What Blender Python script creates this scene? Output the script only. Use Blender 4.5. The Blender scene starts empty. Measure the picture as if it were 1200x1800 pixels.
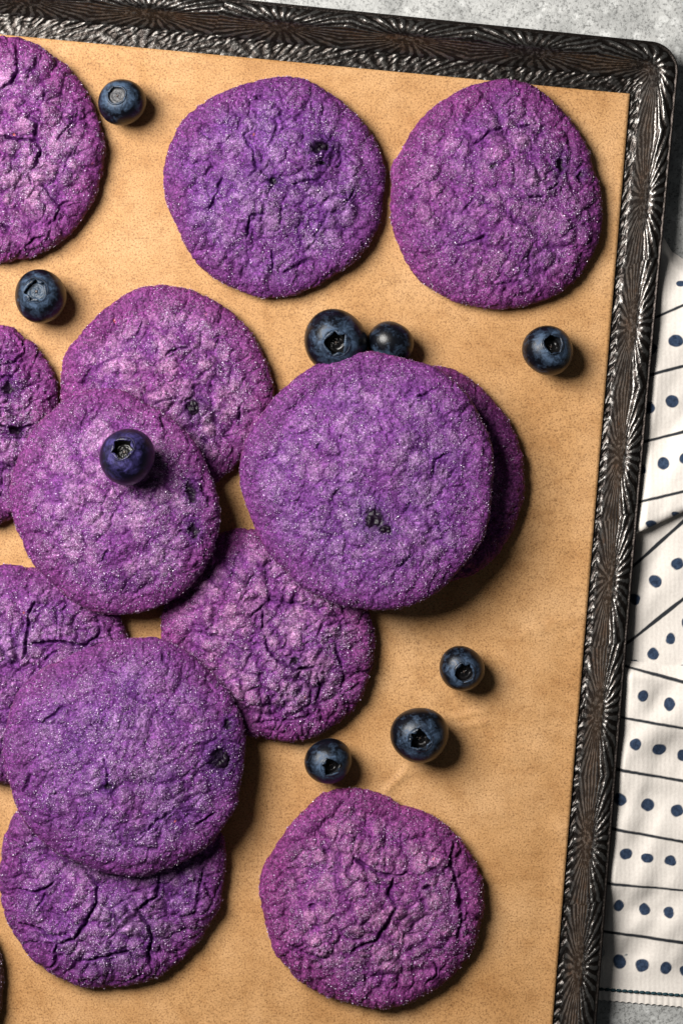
import bpy, math, random
import numpy as np
from mathutils import Vector, Matrix

# ------------------------------------------------------------------ units
# Lengths below are written in "px": 1 px = 0.2 mm at the level of the baking paper (z = 0).
S = 0.0002
DCAM = 4500.0                      # camera height above the paper in px (0.9 m)

# ------------------------------------------------------------------ camera, world, lamp, exposure
scene = bpy.context.scene
COL = scene.collection
cam_d = bpy.data.cameras.new('camera')
cam = bpy.data.objects.new('camera', cam_d)
COL.objects.link(cam)
cam.location = (0, 0, DCAM * S)
cam_d.sensor_fit = 'VERTICAL'
cam_d.sensor_height = 36.0
cam_d.lens = 36.0 * DCAM / 1800.0
cam_d.clip_start = 0.01
cam_d.clip_end = 10.0
scene.camera = cam

world = bpy.data.worlds.new('World')
scene.world = world
world.use_nodes = True
bg = world.node_tree.nodes['Background']
bg.inputs['Color'].default_value = (0.92, 0.96, 1.0, 1)
bg.inputs['Strength'].default_value = 0.05

LDIR = Vector((-0.84, 0.54, 0)).normalized()
LEL = math.radians(50)
LPOS = (LDIR * math.cos(LEL) + Vector((0, 0, 1)) * math.sin(LEL)) * 0.76
ld = bpy.data.lights.new('softbox', 'AREA')
ld.shape = 'DISK'
ld.size = 0.45
ld.energy = 16.0
ld.color = (1.0, 0.965, 0.92)
lo = bpy.data.objects.new('softbox', ld)
COL.objects.link(lo)
lo.location = LPOS
lo.rotation_euler = (-LPOS).to_track_quat('-Z', 'Y').to_euler()

vs = scene.view_settings
vs.view_transform = 'Standard'
vs.look = 'None'
vs.exposure = 0.0
vs.gamma = 1.0
vs.use_curve_mapping = False
scene.render.engine = 'CYCLES'
scene.cycles.max_bounces = 6
scene.cycles.diffuse_bounces = 3
scene.cycles.glossy_bounces = 3

rng = np.random.default_rng(7)

# ------------------------------------------------------------------ helpers
def wx(px, z=0.0):
    return (np.asarray(px, float) - 600.0) * (DCAM - z) / DCAM
def wy(py, z=0.0):
    return -(np.asarray(py, float) - 900.0) * (DCAM - z) / DCAM

def sm(a, b, x):
    t = np.clip((x - a) / (b - a), 0, 1)
    return t * t * (3 - 2 * t)

def _hash(ix, iy, iz, k):
    h = (ix.astype(np.int64) * 374761393 + iy.astype(np.int64) * 668265263 +
         iz.astype(np.int64) * 2147483647 + k * 974634777) & 0xFFFFFFFF
    h = ((h ^ (h >> 13)) * 1274126177) & 0xFFFFFFFF
    h = ((h ^ (h >> 16)) * 2246822519) & 0xFFFFFFFF
    h = h ^ (h >> 15)
    return (h & 0xFFFFFF) / float(0xFFFFFF)

def vnoise(P, k=0):
    """smooth value noise in 3D, about -1..1"""
    Pi = np.floor(P).astype(np.int64)
    f = P - Pi
    u = f * f * f * (f * (f * 6 - 15) + 10)
    r = 0
    for dx in (0, 1):
        wx_ = u[:, 0] if dx else 1 - u[:, 0]
        for dy in (0, 1):
            wy_ = u[:, 1] if dy else 1 - u[:, 1]
            for dz in (0, 1):
                wz_ = u[:, 2] if dz else 1 - u[:, 2]
                r = r + wx_ * wy_ * wz_ * _hash(Pi[:, 0] + dx, Pi[:, 1] + dy, Pi[:, 2] + dz, k)
    return r * 2 - 1

def fbm(P, k=0, octs=3):
    a, r, t = 1.0, 0, 0
    for o in range(octs):
        r = r + a * vnoise(P * (2.03 ** o) + 17.3 * o, k + o)
        t += a
        a *= 0.5
    return r / t

def voronoi(P, k=0):
    Pi = np.floor(P).astype(np.int64)
    F1 = np.full(len(P), 9.0)
    F2 = np.full(len(P), 9.0)
    ID = np.zeros(len(P))
    for dx in (-1, 0, 1):
        for dy in (-1, 0, 1):
            for dz in (-1, 0, 1):
                cx, cy, cz = Pi[:, 0] + dx, Pi[:, 1] + dy, Pi[:, 2] + dz
                d = np.sqrt((cx + _hash(cx, cy, cz, k) - P[:, 0]) ** 2 +
                            (cy + _hash(cx, cy, cz, k + 1) - P[:, 1]) ** 2 +
                            (cz + _hash(cx, cy, cz, k + 2) - P[:, 2]) ** 2)
                near = d < F1
                F2 = np.where(near, F1, np.minimum(F2, d))
                ID = np.where(near, _hash(cx, cy, cz, k + 3), ID)
                F1 = np.where(near, d, F1)
    return F1, F2, ID

def pil(x, w):
    u = np.clip(x / w, 0, 1)
    return 0.45 * u * (2 - u) + 0.55 * u * u * (3 - 2 * u)

def mesh_np(name, V, F, smooth=True):
    """V (n,3) in px, F (m,3|4) -> mesh in metres"""
    me = bpy.data.meshes.new(name)
    F = np.asarray(F, np.int32)
    k = F.shape[1]
    me.vertices.add(len(V))
    me.vertices.foreach_set('co', (np.asarray(V, np.float64) * S).astype(np.float32).ravel())
    me.loops.add(F.size)
    me.loops.foreach_set('vertex_index', F.ravel())
    me.polygons.add(len(F))
    me.polygons.foreach_set('loop_start', np.arange(0, F.size, k, dtype=np.int32))
    me.polygons.foreach_set('use_smooth', np.full(len(F), smooth))
    me.update(calc_edges=True)
    return me

def set_col(me, rgb, name='tone'):
    a = me.attributes.new(name, 'FLOAT_COLOR', 'POINT')
    c = np.ones((len(rgb), 4), np.float32)
    c[:, :3] = rgb
    a.data.foreach_set('color', c.ravel())

def set_f(me, v, name):
    a = me.attributes.new(name, 'FLOAT', 'POINT')
    a.data.foreach_set('value', np.asarray(v, np.float32))

def grid_faces(nu, nv, flip=False):
    i, j = np.meshgrid(np.arange(nu - 1), np.arange(nv - 1), indexing='ij')
    a = (i * nv + j).ravel()
    f = np.stack([a, a + nv, a + nv + 1, a + 1], 1)
    return f[:, ::-1] if flip else f

def empty(name, loc=(0, 0, 0)):
    o = bpy.data.objects.new(name, None)
    COL.objects.link(o)
    o.location = Vector(loc) * S
    o.empty_display_size = 0.01
    return o

def obj(name, me, mat=None, parent=None):
    o = bpy.data.objects.new(name, me)
    COL.objects.link(o)
    if mat is not None:
        me.materials.append(mat)
    if parent is not None:
        o.parent = parent
    return o

def tag(o, label=None, cat=None, group=None, kind=None):
    if label: o['label'] = label
    if cat: o['category'] = cat
    if group: o['group'] = group
    if kind: o['kind'] = kind
    return o

# ------------------------------------------------------------------ materials
class NT:
    def __init__(self, name):
        self.m = bpy.data.materials.new(name)
        self.m.use_nodes = True
        self.t = self.m.node_tree
        self.b = self.t.nodes['Principled BSDF']
    def n(self, typ, **kw):
        nd = self.t.nodes.new(typ)
        for k, v in kw.items():
            if k in nd.inputs and not hasattr(nd, k):
                nd.inputs[k].default_value = v
            else:
                setattr(nd, k, v)
        return nd
    def l(self, a, b):
        self.t.links.new(a, b)
    def attr(self, name, out='Color'):
        return self.n('ShaderNodeAttribute', attribute_name=name).outputs[out]
    def obj(self):
        return self.n('ShaderNodeTexCoord').outputs['Object']
    def noise(self, size_px, detail=2.0, rough=0.5, vec=None, dist=0.0):
        nd = self.n('ShaderNodeTexNoise')
        nd.inputs['Scale'].default_value = 1.0 / (size_px * S)
        nd.inputs['Detail'].default_value = detail
        nd.inputs['Roughness'].default_value = rough
        nd.inputs['Distortion'].default_value = dist
        self.l(vec or self.obj(), nd.inputs['Vector'])
        return nd.outputs['Fac']
    def voro(self, size_px, feature='F1', out='Distance', vec=None):
        nd = self.n('ShaderNodeTexVoronoi', feature=feature)
        nd.inputs['Scale'].default_value = 1.0 / (size_px * S)
        self.l(vec or self.obj(), nd.inputs['Vector'])
        return nd.outputs[out]
    def ramp(self, fac, stops):
        nd = self.n('ShaderNodeValToRGB')
        e = nd.color_ramp.elements
        while len(e) < len(stops):
            e.new(0.5)
        for el, (p, c) in zip(e, stops):
            el.position = p
            el.color = c if len(c) == 4 else (*c, 1)
        self.l(fac, nd.inputs['Fac'])
        return nd.outputs['Color']
    def mix(self, fac, a, b, mode='MIX'):
        nd = self.n('ShaderNodeMix', data_type='RGBA', blend_type=mode)
        for sock, v in ((nd.inputs[0], fac), (nd.inputs[6], a), (nd.inputs[7], b)):
            if isinstance(v, (int, float)):
                sock.default_value = v
            elif isinstance(v, tuple):
                sock.default_value = v if len(v) == 4 else (*v, 1)
            else:
                self.l(v, sock)
        return nd.outputs[2]
    def math(self, op, a, b=0.0, clamp=False):
        nd = self.n('ShaderNodeMath', operation=op, use_clamp=clamp)
        for sock, v in ((nd.inputs[0], a), (nd.inputs[1], b)):
            if isinstance(v, (int, float)):
                sock.default_value = v
            else:
                self.l(v, sock)
        return nd.outputs[0]
    def bump(self, h, dist_px, strength=1.0, normal=None):
        nd = self.n('ShaderNodeBump')
        nd.inputs['Strength'].default_value = strength
        nd.inputs['Distance'].default_value = dist_px * S
        self.l(h, nd.inputs['Height'])
        if normal is not None:
            self.l(normal, nd.inputs['Normal'])
        return nd.outputs['Normal']
    def set(self, **kw):
        for k, v in kw.items():
            k = k.replace('_', ' ')
            s = self.b.inputs[k]
            if isinstance(v, (int, float)):
                s.default_value = v
            elif isinstance(v, tuple):
                s.default_value = v if len(v) == 4 else (*v, 1)
            else:
                self.l(v, s)
        return self

G0, G1 = (0, 0, 0), (1, 1, 1)

def mat_table():
    t = NT('grey_concrete')
    n1 = t.noise(60, 5, 0.6)
    base = t.ramp(n1, [(0.3, (0.23, 0.235, 0.23)), (0.7, (0.44, 0.445, 0.435))])
    w = t.n('ShaderNodeVectorMath', operation='ADD')
    t.l(t.obj(), w.inputs[0])
    nz = t.n('ShaderNodeTexNoise'); nz.inputs['Scale'].default_value = 1 / (18 * S)
    t.l(t.obj(), nz.inputs['Vector'])
    sc = t.n('ShaderNodeVectorMath', operation='SCALE'); sc.inputs['Scale'].default_value = 9 * S
    t.l(nz.outputs['Color'], sc.inputs[0])
    t.l(sc.outputs[0], w.inputs[1])
    v = t.voro(27, vec=w.outputs[0])
    blot = t.ramp(v, [(0.22, G1), (0.36, G0)])
    gate = t.ramp(t.noise(110, 2), [(0.40, G0), (0.50, G1)])
    bl = t.math('MULTIPLY', blot, gate)
    c = t.mix(t.math('MULTIPLY', bl, 0.5), base, (0.62, 0.63, 0.62))
    sp = t.ramp(t.noise(5, 3, 0.7), [(0.36, (0.35, 0.35, 0.35)), (0.5, G1)])
    c = t.mix(0.85, c, sp, 'MULTIPLY')
    h = t.noise(7, 4, 0.65)
    t.set(Base_Color=c, Roughness=0.75, Normal=t.bump(h, 2.5, 0.6))
    return t.m

def mat_tray():
    t = NT('seasoned_embossed_steel')
    ridge = t.attr('ridge', 'Fac')
    zone = t.attr('zone', 'Fac')          # 1 on the flat side of the wall, 0 on rim and bottom
    n = t.noise(26, 4, 0.6)
    nf = t.noise(7, 3, 0.65)
    wear = t.math('ADD', ridge, t.math('MULTIPLY', t.math('SUBTRACT', nf, 0.5), 1.35))
    wear = t.ramp(wear, [(0.46, G0), (0.66, G1)])
    dark = t.mix(n, (0.010, 0.008, 0.008), (0.03, 0.024, 0.02))
    taupe = t.ramp(n, [(0.35, (0.034, 0.030, 0.028)), (0.52, (0.11, 0.099, 0.090)), (0.72, (0.07, 0.042, 0.028))])
    steel = t.mix(nf, (0.035, 0.033, 0.031), (0.18, 0.174, 0.165))
    worn_tone = t.mix(zone, steel, taupe)  # metal tone of the worn ridges
    wear = t.math('MULTIPLY', wear, t.math('SUBTRACT', 1.0, t.math('MULTIPLY', t.attr('floor_dark', 'Fac'), 0.6)))  # tray floor is toned darker than wall and rim
    c = t.mix(wear, dark, worn_tone)
    rough = t.mix(wear, (0.34, 0.34, 0.34), (0.26, 0.26, 0.26))
    met = t.math('MULTIPLY', t.math('SUBTRACT', 1.0, t.math('MULTIPLY', zone, 0.4)), 0.85)
    t.set(Base_Color=c, Roughness=rough, Metallic=met,
          Normal=t.bump(t.noise(4, 3, 0.6), 1.3, 0.5))
    return t.m

def mat_paper():
    t = NT('brown_parchment')
    n = t.noise(160, 4, 0.55)
    base = t.ramp(n, [(0.28, (0.35, 0.180, 0.066)), (0.5, (0.42, 0.232, 0.096)), (0.72, (0.48, 0.285, 0.135))])
    mot = t.ramp(t.noise(38, 4, 0.65), [(0.34, (0.84, 0.79, 0.73)), (0.5, (1, 1, 1)), (0.66, (1.08, 1.09, 1.12))])
    base = t.mix(0.8, base, mot, 'MULTIPLY')
    f = t.noise(3.2, 3, 0.8)
    sp = t.ramp(f, [(0.35, (0.30, 0.24, 0.20)), (0.48, (0.88, 0.87, 0.86)), (0.66, (1.12, 1.12, 1.14))])
    c = t.mix(0.8, base, sp, 'MULTIPLY')
    sc = t.n('ShaderNodeMapping')
    sc.inputs['Scale'].default_value = (0.22, 1.0, 1.0)
    t.l(t.obj(), sc.inputs['Vector'])
    band = t.noise(16, 3, 0.6, vec=sc.outputs[0])
    h = t.math('ADD', t.math('MULTIPLY', band, 1.6), t.math('MULTIPLY', f, 0.5))
    t.set(Base_Color=c, Roughness=0.55, Normal=t.bump(h, 1.0, 0.55))
    t.b.inputs['Specular IOR Level'].default_value = 0.18
    return t.m

def mat_cookie():
    t = NT('purple_cookie_crumb')
    tone = t.attr('tone')
    f = t.noise(3.6, 3, 0.75)
    vc = t.voro(3.4, out='Color')
    sp = t.ramp(f, [(0.32, (0.40, 0.34, 0.44)), (0.5, (1, 1, 1)), (0.68, (1.7, 1.75, 1.65))])
    gr = t.ramp(vc, [(0.1, (0.5, 0.46, 0.52)), (0.55, (0.95, 0.95, 0.95)), (0.9, (1.6, 1.65, 1.55))])
    c = t.mix(1.0, tone, sp, 'MULTIPLY')
    c = t.mix(0.95, c, gr, 'MULTIPLY')
    v = t.voro(3.4)
    h = t.math('ADD', t.math('MULTIPLY', f, 0.5), t.math('MULTIPLY', v, -0.8))
    t.set(Base_Color=c, Roughness=t.math('SUBTRACT', 0.55, t.math('MULTIPLY', t.attr('fruit', 'Fac'), 0.27)), Normal=t.bump(h, 2.2, 0.6))
    t.l(t.math('ADD', 0.13, t.math('MULTIPLY', t.attr('fruit', 'Fac'), 0.06)), t.b.inputs['Specular IOR Level'])
    return t.m

def mat_sugar():
    t = NT('sugar_grain')
    oi = t.attr('tone')
    t.set(Base_Color=oi, Roughness=0.16)
    t.b.inputs['Specular IOR Level'].default_value = 0.7
    return t.m

def mat_berry(name, bloom, dark):
    t = NT(name)
    oi = t.n('ShaderNodeObjectInfo')
    ofs = t.n('ShaderNodeVectorMath', operation='ADD')
    t.l(t.obj(), ofs.inputs[0])
    t.l(oi.outputs['Location'], ofs.inputs[1])
    n = t.noise(17, 5, 0.65, vec=ofs.outputs[0], dist=0.6)
    n2 = t.noise(4.5, 3, 0.7, vec=ofs.outputs[0])
    k = t.math('ADD', n, t.math('MULTIPLY', t.math('SUBTRACT', n2, 0.5), 0.35))
    k = t.math('ADD', k, t.math('MULTIPLY', t.attr('crown', 'Fac'), 0.22))
    m = t.ramp(k, [(0.52, G0), (0.58, (0.20, 0.20, 0.20)), (0.67, (0.36, 0.36, 0.36)), (0.80, G1)])
    c = t.mix(m, dark, bloom)
    r = t.mix(m, (0.30, 0.30, 0.30), (0.6, 0.6, 0.6))
    t.set(Base_Color=c, Roughness=r, Normal=t.bump(n2, 0.8, 0.35))
    t.b.inputs['Specular IOR Level'].default_value = 0.3
    return t.m

def mat_plain(name, col, rough=0.5, spec=0.5, nsize=None, amp=0.5, bump=0.0):
    t = NT(name)
    if nsize:
        n = t.noise(nsize, 4, 0.65)
        lo_ = tuple(c * (1 - amp) for c in col)
        hi_ = tuple(min(1, c * (1 + amp)) for c in col)
        t.set(Base_Color=t.ramp(n, [(0.3, lo_), (0.7, hi_)]))
        if bump:
            t.set(Normal=t.bump(n, bump, 0.7))
    else:
        t.set(Base_Color=col)
    t.set(Roughness=rough)
    t.b.inputs['Specular IOR Level'].default_value = spec
    return t.m

def mat_cloth():
    t = NT('printed_cotton')
    p = t.attr('ink', 'Fac')
    l = t.attr('line', 'Fac')
    n = t.noise(5, 3, 0.7)
    white = t.ramp(n, [(0.3, (0.57, 0.53, 0.49)), (0.7, (0.65, 0.61, 0.565))])
    navy = t.ramp(t.noise(6, 3, 0.7), [(0.3, (0.010, 0.017, 0.035)), (0.72, (0.035, 0.058, 0.105))])
    c = t.mix(p, white, navy)
    c = t.mix(l, c, (0.02, 0.023, 0.028))
    wv = t.n('ShaderNodeTexWave'); wv.inputs['Scale'].default_value = 0.32 / (2.6 * S) / 3.14
    wv.inputs['Distortion'].default_value = 2.0
    t.l(t.obj(), wv.inputs['Vector'])
    h = t.math('ADD', t.math('MULTIPLY', wv.outputs['Fac'], 0.3), n)
    t.set(Base_Color=c, Roughness=0.9, Normal=t.bump(h, 0.9, 0.4))
    t.b.inputs['Specular IOR Level'].default_value = 0.15
    return t.m

M_TABLE, M_TRAY, M_PAPER, M_COOKIE, M_SUGAR, M_CLOTH = (
    mat_table(), mat_tray(), mat_paper(), mat_cookie(), mat_sugar(), mat_cloth())
M_BERRY = mat_berry('blueberry_skin', (0.040, 0.067, 0.114), (0.002, 0.0025, 0.0045))
M_BERRYV = mat_berry('violet_blueberry_skin', (0.034, 0.026, 0.115), (0.0025, 0.002, 0.008))
M_CALYX = mat_plain('calyx_skin', (0.008, 0.009, 0.012), 0.5, 0.5, 6, 0.8, 1.0)
M_DISC = mat_plain('dark_calyx_disc', (0.006, 0.0055, 0.006), 0.3, 0.3, 9, 0.6, 0.6)
M_DISCG = mat_plain('grey_calyx_disc', (0.05, 0.05, 0.054), 0.5, 0.4, 6, 0.5, 1.0)
M_DISCB = mat_plain('blue_calyx_disc', (0.022, 0.038, 0.062), 0.5, 0.4, 8, 0.6, 1.0)
M_SCAR = mat_plain('style_scar', (0.06, 0.042, 0.035), 0.5)
M_FRUIT = mat_plain('baked_blueberry', (0.007, 0.0025, 0.009), 0.35, 0.16, 6, 0.7, 1.0)
M_THREAD = mat_plain('teal_thread', (0.012, 0.035, 0.045), 0.8, 0.2)
M_THREADW = mat_plain('white_thread', (0.72, 0.68, 0.64), 0.85, 0.2, 4, 0.15)

# ------------------------------------------------------------------ the setting: table
TZ = -7.0
n = 41
gx, gy = np.meshgrid(np.linspace(-1900, 1900, n), np.linspace(-2100, 2100, n), indexing='ij')
V = np.stack([gx.ravel(), gy.ravel(), np.full(n * n, TZ)], 1)
tag(obj('table_surface', mesh_np('table_surface', V, grid_faces(n, n)), M_TABLE), kind='structure',
    label='mottled grey concrete table top under the tray')

# ------------------------------------------------------------------ baking tray
RZ = 50.0                              # rim height
# outer lip line of the right side and of the far side, in world px at rim height
def W(p, z):
    return np.array([wx(p[0], z), wy(p[1], z)])
R0, R1 = W((1193.5, 110), RZ), W((1049, 1800), RZ)
T0, T1 = W((450, 0), RZ), W((1165, 73.5), RZ)
uR = (R1 - R0) / np.linalg.norm(R1 - R0)          # down the right side
uT = (T1 - T0) / np.linalg.norm(T1 - T0)          # along the far side, left to right
nR = np.array([uR[1], -uR[0]])                    # pointing inwards
if nR[0] > 0: nR = -nR
nT = np.array([uT[1], -uT[0]])
if nT[1] > 0: nT = -nT
def isect(p, u, q, v):
    A = np.array([[u[0], -v[0]], [u[1], -v[1]]])
    s = np.linalg.solve(A, q - p)
    return p + u * s[0]

# profile: (inward offset, height)
prof = [(30, 6), (24, 30), (15, 50), (7, 58), (1.5, 59), (0, 61), (0.6, 63.0), (3.5, 63.2), (4.6, 61), (6.2, 61), (8, 63.5),
        (12, 66.3), (18, 68.0), (24, 67.6), (29, 65.0), (33, 60.0), (38, 49), (45, 32), (52, 15.5), (56, 8), (60, 3.6), (66, 0.9), (74, 0.0), (150, 0.0)]
pd = np.array(prof, float)
pd[:, 1] *= 0.735
seg = np.r_[0, np.cumsum(np.hypot(*np.diff(pd, axis=0).T))]
top_i = seg[6]                                     # visible surface starts at the lip
ts = np.r_[np.linspace(0, top_i, 14)[:-1], np.arange(top_i, seg[21], 1.5), np.arange(seg[21], seg[22], 2.2), np.linspace(seg[22], seg[23], 30)]
pD = np.interp(ts, seg, pd[:, 0]); pZ = np.interp(ts, seg, pd[:, 1])
for _ in range(2):                                 # round the polyline a little
    pD[14:-31] = (pD[13:-32] + 2 * pD[14:-31] + pD[15:-30]) / 4
    pZ[14:-31] = (pZ[13:-32] + 2 * pZ[14:-31] + pZ[15:-30]) / 4
dn = np.gradient(np.stack([pD, pZ], 1), axis=0)
dn /= np.linalg.norm(dn, axis=1)[:, None]
pN = np.stack([-dn[:, 1], dn[:, 0]], 1)            # (offset, height) outward normal
nj = len(ts)
LT, LR = 1330.0, 1980.0
a_t = np.arange(0, LT, 2.3)[::-1]                  # distance from corner along the far side
a_r = np.arange(0, LR, 2.3)
na = 36
rows, along, side = [], [], []
nrows = len(a_t) + na + len(a_r)
PX = np.zeros((nrows, nj)); PY = np.zeros((nrows, nj)); AL = np.zeros(nrows); NX = np.zeros((nrows, nj)); NY = np.zeros((nrows, nj))
for j in range(nj):
    d = pD[j]
    C = isect(T0 + nT * d, uT, R0 + nR * d, uR)
    r = max(14.0, 52.0 - 0.62 * d)
    half = math.acos(float(np.clip(np.dot(-uT, uR), -1, 1))) / 2
    tl = r / math.tan(half)
    A = C - uT * tl; B = C + uR * tl
    O = A + nT * r
    p = A[None] - uT[None] * a_t[:, None]
    PX[:len(a_t), j], PY[:len(a_t), j] = p[:, 0], p[:, 1]
    NX[:len(a_t), j], NY[:len(a_t), j] = nT
    a0 = math.atan2(*(A - O)[::-1]); a1 = math.atan2(*(B - O)[::-1])
    if a1 > a0: a1 -= 2 * math.pi
    th = a0 + (a1 - a0) * (np.arange(1, na + 1) / (na + 1))
    PX[len(a_t):len(a_t) + na, j] = O[0] + r * np.cos(th)
    PY[len(a_t):len(a_t) + na, j] = O[1] + r * np.sin(th)
    NX[len(a_t):len(a_t) + na, j] = -np.cos(th); NY[len(a_t):len(a_t) + na, j] = -np.sin(th)
    bow = -np.sin(np.clip(a_r / 1700, 0, 1) * math.pi) * 4.5
    p = B[None] + uR[None] * a_r[:, None] - nR[None] * bow[:, None]
    PX[len(a_t) + na:, j], PY[len(a_t) + na:, j] = p[:, 0], p[:, 1]
    NX[len(a_t) + na:, j], NY[len(a_t) + na:, j] = nR
AL[:len(a_t)] = -a_t - 30
AL[len(a_t):len(a_t) + na] = np.linspace(-30, 30, na + 2)[1:-1]
AL[len(a_t) + na:] = a_r + 30
# embossed starbursts
ccen = np.array([235 + 225.0 * k for k in range(-1, 9)]); ccen[0] = 0   # right side (distance past corner)
tcen = np.array([-(215 + 222.0 * k) for k in range(0, 7)])
cen = np.r_[tcen, [0.0], ccen[1:]]
cen = cen + np.array([((i * 37) % 11 - 5) for i in range(len(cen))])
t_w = float(np.interp(38, pd[10:, 0], seg[10:]))    # wall bursts centred high on the wall
t_f = float(np.interp(112, pd[10:, 0], seg[10:]))   # bottom bursts, mostly under the paper
AA, TT = np.meshgrid(AL, ts, indexing='ij')
q = np.stack([PX.ravel(), PY.ravel(), np.repeat(pZ[None], nrows, 0).ravel()], 1)
def burst(t0, k, N, off=0.0):
    best = np.full(AA.shape, 1e9); H = np.zeros(AA.shape)
    for ci, c in enumerate(cen + off):
        ds, dt = AA - c, (TT - t0)
        rr = np.abs(ds)
        thp = np.arctan2(dt * k, ds)
        rad = np.hypot(ds, dt * k)
        hh = np.sin(thp * N + 2.0 * ci) * sm(22, 75, rad) * (0.55 + 0.45 * np.sin(thp * 7 + ci * 1.7) ** 2)
        H = np.where(rr < best, hh, H); best = np.minimum(best, rr)
    return H
jit = vnoise(np.stack([AA.ravel() / 9, TT.ravel() / 9, np.zeros(AA.size)], 1), 5).reshape(AA.shape)
jit2 = fbm(np.stack([AA.ravel() / 34, TT.ravel() / 20, np.zeros(AA.size)], 1), 9).reshape(AA.shape)
AA0, TT0 = AA, TT
AA = AA0 + jit * 1.5 + jit2 * 3.5; TT = TT0 + jit2 * 1.6 - jit * 0.6
Hw = burst(t_w, 2.3, 31)
Hf = burst(t_f, 1.6, 30, 40.0)
AA, TT = AA0, TT0
t58, t66 = float(np.interp(57, pd[10:, 0], seg[10:])), float(np.interp(63, pd[10:, 0], seg[10:]))
wf = sm(t58, t66, TT)
fadeN = sm(-0.55, 0.35, fbm(np.stack([AA.ravel() / 45, TT.ravel() / 30, np.zeros(AA.size)], 1), 19).reshape(AA.shape))
H = (Hw * (1 - wf) + Hf * wf) * (0.5 + 0.6 * fadeN)
amp = np.where(TT < top_i + 3, 0, 1) * sm(top_i + 3, top_i + 10, TT)
rimz = sm(seg[16], seg[13], TT)                     # 1 on the rim
grain = vnoise(np.stack([AA.ravel() / 4.5, TT.ravel() / 4.5, np.zeros(AA.size)], 1), 15).reshape(AA.shape)
bigd = fbm(np.stack([AA.ravel() / 60, TT.ravel() / 30, np.zeros(AA.size)], 1), 25).reshape(AA.shape)
disp = amp * (H * (0.55 + 0.65 * rimz + 0.4 * wf) + grain * (0.45 + 0.9 * wf) + bigd * 0.7 * (1 - wf))
disp = np.where(pD[None] > 72, np.minimum(disp, 0.5), disp)
V = np.stack([PX + NX * disp * pN[None, :, 0], PY + NY * disp * pN[None, :, 0], pZ[None] + disp * pN[None, :, 1]], 2).reshape(-1, 3)
tray = empty('baking_tray', (300, 300, TZ))
tag(tray, 'worn dark metal baking tray with rolled rim and embossed starburst pattern', 'tray')
off = np.array([300, 300, TZ])
# split: rim, side wall, bottom border
jr = int(np.searchsorted(ts, seg[15])); jw = int(np.searchsorted(ts, seg[20]))
ridge = (0.5 + 0.75 * H) * amp
zone = (sm(seg[14], seg[16], TT) * (1 - sm(seg[18], seg[20], TT)))
def tray_part(name, j0, j1):
    idx = np.arange(nrows * nj).reshape(nrows, nj)[:, j0:j1 + 1]
    me = mesh_np(name, V[idx.ravel()] - off, grid_faces(nrows, j1 - j0 + 1))
    set_f(me, ridge[:, j0:j1 + 1].ravel(), 'ridge')
    set_f(me, zone[:, j0:j1 + 1].ravel(), 'zone')
    set_f(me, wf[:, j0:j1 + 1].ravel(), 'floor_dark')
    return obj(name, me, M_TRAY, tray)
tray_part('rolled_rim', 0, jr)
tray_part('side_wall', jr, jw)
tray_part('bottom_border', jw, nj - 1)
# plain tray bottom under the paper
Cb = isect(T0 + nT * 149, uT, R0 + nR * 149, uR)
pts = np.array([Cb, Cb + uR * 1900, Cb + uR * 1900 - uT * 1330, Cb - uT * 1330])
nb = 30
uu, vv = np.meshgrid(np.linspace(0, 1, nb), np.linspace(0, 1, nb), indexing='ij')
P2 = (pts[0][None] * ((1 - uu) * (1 - vv)).ravel()[:, None] + pts[1][None] * (uu * (1 - vv)).ravel()[:, None] +
      pts[2][None] * (uu * vv).ravel()[:, None] + pts[3][None] * ((1 - uu) * vv).ravel()[:, None])
Vb = np.c_[P2, np.full(len(P2), -0.5)] - off
me = mesh_np('tray_bottom', Vb, grid_faces(nb, nb))
set_f(me, np.full(len(Vb), 0.4), 'ridge'); set_f(me, np.zeros(len(Vb)), 'zone')
obj('tray_bottom', me, M_TRAY, tray)

# ------------------------------------------------------------------ baking paper
PZ = 2.7
nu, nv = 220, 330
uu, vv = np.meshgrid(np.linspace(0, 1, nu), np.linspace(0, 1, nv), indexing='ij')
TL, TR = np.array([-120, 49.0]), np.array([1106, 165.0])
BR, BL = np.array([955.5, 1975.0]), np.array([-140, 1960.0])
pp = (TL[None] * ((1 - uu) * (1 - vv)).ravel()[:, None] + TR[None] * (uu * (1 - vv)).ravel()[:, None] +
      BR[None] * (uu * vv).ravel()[:, None] + BL[None] * ((1 - uu) * vv).ravel()[:, None])
ix, iy = pp[:, 0], pp[:, 1]
z = 1.1 * fbm(np.stack([ix / 190, iy / 120, 0 * ix], 1), 31) 
z += 0.55 * vnoise(np.stack([ix / 75, iy / 26, 0 * ix], 1), 33) * sm(500, 900, ix)
def crease(x0, y0, x1, y1, w, hgt):
    dx, dy = x1 - x0, y1 - y0
    L = math.hypot(dx, dy)
    t = ((ix - x0) * dx + (iy - y0) * dy) / L
    s = ((ix - x0) * -dy + (iy - y0) * dx) / L + 3 * vnoise(np.stack([ix / 22, iy / 22, 0 * ix], 1), 41)
    return hgt * np.exp(-(s / w) ** 2) * sm(-12, 18, t) * (1 - sm(L - 18, L + 12, t))
z += crease(795, 1260, 860, 1250, 5, 3.0) + crease(800, 1275, 865, 1268, 5, 2.4) + crease(672, 1398, 720, 1345, 7, 3.2)
z += crease(700, 1365, 790, 1340, 6, 1.8) + crease(236, 110, 250, 150, 9, 1.6)
z += crease(905, 1120, 1010, 1085, 9, 1.4) + crease(880, 1210, 990, 1300, 8, 1.2) + crease(930, 980, 1020, 1030, 10, 1.2) + crease(700, 560, 760, 585, 8, 1.0) + crease(360, 110, 420, 128, 9, 1.3)
z += 2.0 * sm(0.965, 1.0, uu).ravel()                # the right edge rides up on the curve of the wall
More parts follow.
